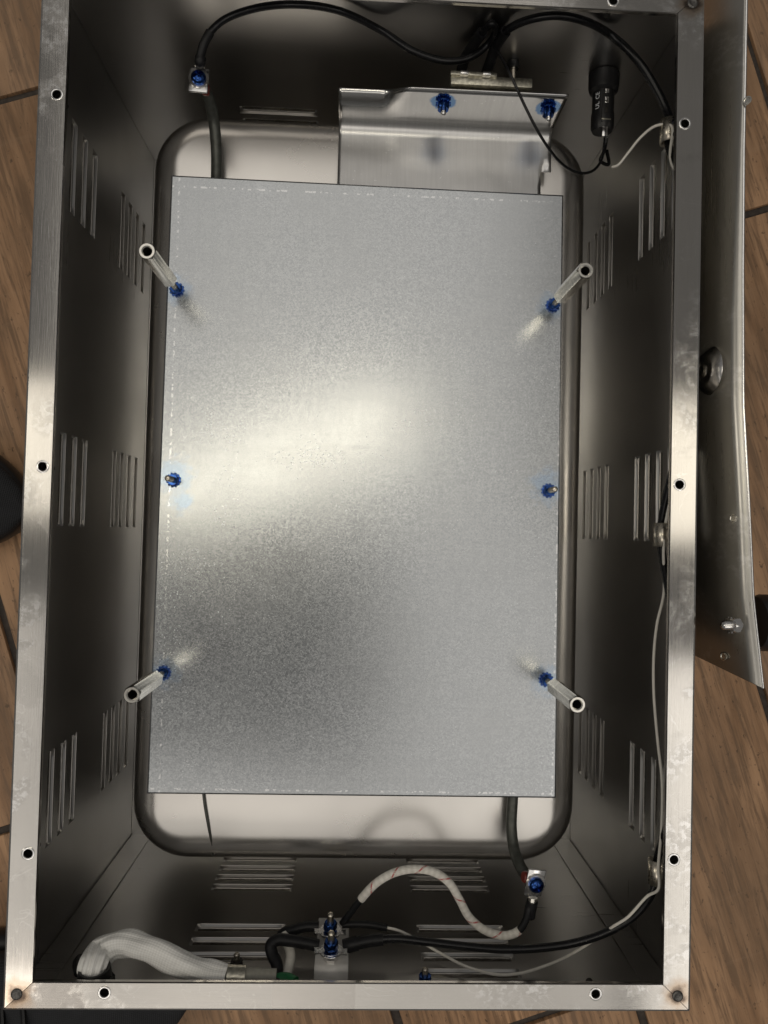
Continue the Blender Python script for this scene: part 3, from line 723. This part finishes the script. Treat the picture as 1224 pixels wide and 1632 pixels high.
for px, py, ztip in ((527, 1531, 0), (526, 1500, 0)):
    q = PY(px, py, YP); m = frame(Vector((q.x, YP + .0004, q.z)), (0, 1, .22), (1, 0, 0))
    st = obj('stud', threaded(.0, .0190, .0021), M['stud'], tb, m)
    obj('base_nut', BASE, M['zinc'], st, m); obj('washer', WASH, M['zinc'], st, m @ Matrix.Translation((0, 0, .0062)))
    obj('ring_lug', RING, M['zinc'], st, m @ Matrix.Translation((0, 0, .0048))); obj('ring_lug', RING, M['zinc'], st, m @ Matrix.Translation((0, 0, .0061)) @ Matrix.Rotation(PI + .1, 4, 'Z'))
    obj('nut', NUT2, M['blue'], st, m @ Matrix.Translation((0, 0, .0082)) @ Matrix.Rotation(.2, 4, 'Z'))
# small bolts through the near wall
for px, py, nm in ((677, 1560, 'right of the stud bracket'), (377, 1536, 'above the braided hose coupling')):
    q = PY(px, py + 6, -HY + .0006); t = thing('through_bolt', 'small %s bolt end on the near wall ' % ('blue nutted' if px > 500 else 'dark') + nm, 'bolt', q, 'bolts through the near wall')
    m = frame(q, (0, 1, .1)); obj('nut', KEP, M['blue'] if px > 500 else M['dark'], t, m); obj('thread', threaded(0, .009, .0019), M['stud'], t, m)

# ================================================================== braided hose and gland
YH = -.2785
hp = spline([PY(150, 1574, -.2830), PY(147, 1556, -.2800), PY(148, 1538, -.2740), P(158, 1521, -.024), P(178, 1508, -.026), P(205, 1504, -.026), P(240, 1514, -.022), P(285, 1534, -.016), PY(325, 1550, -.2790), PY(362, 1556, -.2800)], 9)
hz = thing('braided_hose', 'fat white knitted sleeve over wiring curving along the near left rim', 'hose', hp[0])
def flute(path, r0, seg=44):
    bm = BM(); uv = bm.loops.layers.uv.verify(); n = len(path); x = None; rows = []; L = [0]
    for i in range(n):
        t = (path[min(i + 1, n - 1)] - path[max(i - 1, 0)]).normalized(); f = i / (n - 1)
        if i: L.append(L[-1] + (path[i] - path[i - 1]).length)
        x = t.orthogonal().normalized() if x is None else (x - t * t.dot(x)).normalized(); y = t.cross(x); row = []
        for k in range(seg):
            a = 2 * PI * k / seg; bend = math.exp(-((f - .28) / .16) ** 2)
            r = r0 * (1.02 + .10 * math.exp(-((f - .40) / .12) ** 2) - .16 * max(0, (f - .9) / .1)) + .00075 * math.sin(a * 10) * (.25 + bend) + .0005 * math.sin(f * 34 + a * 2) + .0004 * math.sin(f * 17 - a * 3)
            row.append(bm.verts.new(path[i] + (x * math.cos(a) + y * math.sin(a)) * r))
        rows.append(row)
    for i in range(n - 1):
        for k in range(seg):
            j = (k + 1) % seg; fc = bm.faces.new((rows[i][k], rows[i][j], rows[i + 1][j], rows[i + 1][k]))
            for lp, (a, b) in zip(fc.loops, ((L[i], k), (L[i], k + 1), (L[i + 1], k + 1), (L[i + 1], k))): lp[uv].uv = (a, b / seg)
    bm.faces.new(list(reversed(rows[0]))); bm.faces.new(rows[-1]); return bm
obj('sleeve', flute(hp, .0067), M['sleeve'], hz, angle=70)
cp = [hp[-1], PY(391, 1557, -.2805)]; obj('coupling', tube([cp[0].lerp(cp[1], k / 4) for k in range(5)], .0060, 28), M['cast'], hz, angle=50)
cq = [cp[1], PY(440, 1558, -.2812)]; obj('conduit', tube([cq[0].lerp(cq[1], k / 4) for k in range(5)], .0046, 20), plain('grey conduit', (.30, .29, .25), 0., .5), hz, angle=50)
g0 = PY(150, 1556, -HY + .001)
cg = thing('cable_gland', 'black plastic cable gland in the near left corner holding the white sleeve', 'gland', g0)
gq = PY(148, 1553, -.277); mg = frame(Vector((gq.x, -HY + .0012, gq.z - .004)), (0, 1, .12), (0, 0, 1))
obj('body', loft(BM(), [ring(.0092, 0, 28), ring(.0096, .004, 28), ring(.0092, .010, 28), ring(.0086, .0145, 28), ring(.0074, .0145, 28), ring(.0070, .006, 28)], True, True), M['plastic'], cg, mg)
obj('lock_ring', loft(BM(), [hexring(.0112, .001), hexring(.0112, .006), ring(.0104, .0068), ring(.0092, .0068)], True, False), M['plastic'], cg, mg)
obj('saddle', tube(spline([PY(124, 1552, -.281), PY(121, 1535, -.281), PY(128, 1526, -.281), PY(138, 1529, -.281)], 5), .0020, 10), M['plastic'], cg)

# ================================================================== loose panel standing beside the right wall
pe = [(.300 + .06, .2125), (.286, .2128), (.20, .2124), (.128, .2128), (.052, .2140), (-.005, .2180), (-.060, .2212), (-.1105, .2275)]   # (y, x) of its top edge
def panel_x(y):
    for (ya, xa), (yb_, xb) in zip(pe, pe[1:]):
        if yb_ <= y <= ya: return xa + (xb - xa) * (ya - y) / (ya - yb_)
    return pe[0][1] if y > pe[0][0] else pe[-1][1]
def pbow(z): return .024 * (1 - math.exp(z / .032))
lp = thing('loose_panel', 'loose stainless panel standing on edge beside the right rim', 'panel', (.216, .1, 0))
ph = []
for px, py in ((1178, 160), (1184, 827), (1158, 1046)):
    X = .2128
    for _ in range(9): q = PX(px, py, X); X = panel_x(q.y) - pbow(min(0, q.z - ZR))
    ph.append(PX(px, py, X))
def pz_bottom(y): return -ZR + .0006 if y < .10 else -ZR + .0006 + (ZR - .050) * min(1, (y - .10) / .13) ** .8
ys = [.36 - .47 * i / 47 for i in range(48)] + [-.1105]
bm = sheetgrid(sorted(set(ys)), [1 - (1 - k / 20) ** 2 if False else (k / 20) ** .5 for k in range(21)], [], lambda y, t: (0, y, t))
for v in bm.verts:
    y, t = v.co.y, v.co.z; zb = pz_bottom(y); z = zb * (1 - t)
    dv = -z; bow = .024 * (1 - math.exp(-dv / .032))
    k = max(0, min(1, (-.05 - y) / .06)); v.co = Vector((panel_x(y) - bow, y, z + ZR))
    if k > 0:                                   # slanted lower end
        tgt = Vector((panel_x(-.1105) - bow, -.1105, z + ZR))
        for _ in range(12):
            c_ = RM.transposed() @ (tgt - CC); px_ = 612 - 1226 * c_.x / c_.z; py_ = 816 + 1226 * c_.y / c_.z
            tgt.y += (py_ - (1095 - (1213 - max(px_, 1040)) * .485)) * (-c_.z) / 1226
        v.co.y += (tgt.y + .1105) * k
psheet = obj('sheet', bm, M['panel'], lp, angle=60, solid=.0014)
bm = BM(); loft(bm, [[(panel_x(y) + dx, y, ZR + dz) for dx, dz in ((-.0004, -.0003), (.0004, .0004), (.0012, .0001), (.0010, -.0012))] for y in sorted(set(ys))], closed=False)
obj('hem', bm, M['zinc'], lp, angle=80)
COLLAR = mesh(lathe([(.0026, .0), (.0026, .0003), (.0019, .0004), (.0016, .0002), (.0015, -.0002)], 20))
for q in ph: obj('hole', COLLAR, M['nickel'], psheet, frame(Vector((panel_x(q.y) - pbow(q.z - ZR) - .0009, q.y, q.z)), (-1, 0, .75 * math.exp((q.z - ZR) / .032))))
def on_panel(px, py, off=.0008):
    X = .205
    for _ in range(12): q = PX(px, py, X); X = panel_x(q.y) - pbow(min(0, q.z - ZR))
    q = PX(px, py, X); q.x -= off; return q
qd = on_panel(1131, 592)
dm = obj('dimple', lathe([(.0150, 0), (.0146, .0004), (.0102, .0036), (.0094, .0039), (.0056, .0040), (.0050, .0032), (.0030, .0030)], 40), M['zinc'], lp, frame(qd, (-1, 0, .10)), angle=28)
obj('rivet', lathe([(.0040, .0028), (.0042, .0042), (.0030, .0048), (.0016, .0046)], 20), M['nickel'], dm, frame(qd, (-1, 0, .10)))
qk = on_panel(1180, 996, .0004); mk = frame(qk, (-1, 0, .3))
obj('panel_bolt', threaded(0, .0125, .0026), M['zinc'], lp, mk); obj('hex_nut', NUT2, M['zinc'], lp, mk @ Matrix.Translation((0, 0, .0015)) @ Matrix.Scale(1.05, 4)); obj('star_washer', TEE, M['zinc'], lp, mk @ Matrix.Translation((0, 0, .0066)) @ Matrix.Scale(.95, 4))
obj('knob', lathe([(.0150, .001), (.0165, .004), (.0165, .022), (.0158, .030), (.0130, .033)], 40), M['plastic'], lp, frame(Vector((.2290, qk.y, qk.z - .015)), (1, 0, 0)), angle=40)

# ================================================================== shoes of someone standing on the left
def shoe(name, label, toe, rz):
    t = thing(name, label, 'shoe', (toe.x, toe.y, 0), 'black shoes')
    m = Matrix.Translation((toe.x, toe.y, 0)) @ Matrix.Rotation(rz, 4, 'Z')
    def sect(s, z0, z1, grow):
        """s = 0 toe .. 1 heel"""
        wd = .052 * (math.sin(min(1, s / .30) * PI / 2) ** .55) * (1 - .20 * max(0, (s - .35) / .65)) * (1 if s < .9 else math.sqrt(max(.05, 1 - ((s - .9) / .105) ** 2)))
        return -s * .29, wd * grow, z0, z1
    for nm, mt, z0f, z1f, grow in (('sole', M['plastic'], lambda s: .0005 + .008 * max(0, 1 - s / .15) ** 2, lambda s: .026, 1.0), ('upper', M['fabric'], lambda s: .024, lambda s: .030 + .034 * math.sin(min(1, s / .45) * PI / 2) + .030 * max(0, (s - .4) / .6), .95)):
        rows = []
        for i in range(29):
            s = max(.004, i / 28); x, wd, z0, z1 = sect(s, z0f(s), z1f(s), grow); row = []
            for k in range(20):
                a = 2 * PI * k / 20; c, sn = math.cos(a), math.sin(a)
                pw = .55 if nm == 'sole' else .8
                row.append((x, wd * math.copysign(abs(c) ** pw, c), (z0 + z1) / 2 + (z1 - z0) / 2 * math.copysign(abs(sn) ** pw, sn)))
            rows.append(row)
        obj(nm, loft(BM(), rows), mt, t, m, angle=60)
    for k in range(4):
        s = .42 + k * .05; hz_ = .030 + .034 * math.sin(min(1, s / .45) * PI / 2) + .030 * max(0, (s - .4) / .6)
        obj('lace', tube(spline([Vector((-s * .29, -.018, hz_ - .003)), Vector((-s * .29 + .004, 0, hz_ + .003)), Vector((-s * .29, .018, hz_ - .003))], 4), .0022, 8), M['rubber'], t, m)
    return t
P = P0
q = P(37, 815, -.205); shoe('shoe', 'black shoe with its rounded toe at the left edge of the photo', Vector((q.x, q.y, 0)), -.18)
q = P(302, 1600, -.205); shoe('shoe', 'black mesh shoe on the floor below the lower left corner of the box', Vector((q.x, q.y, 0)), .02)
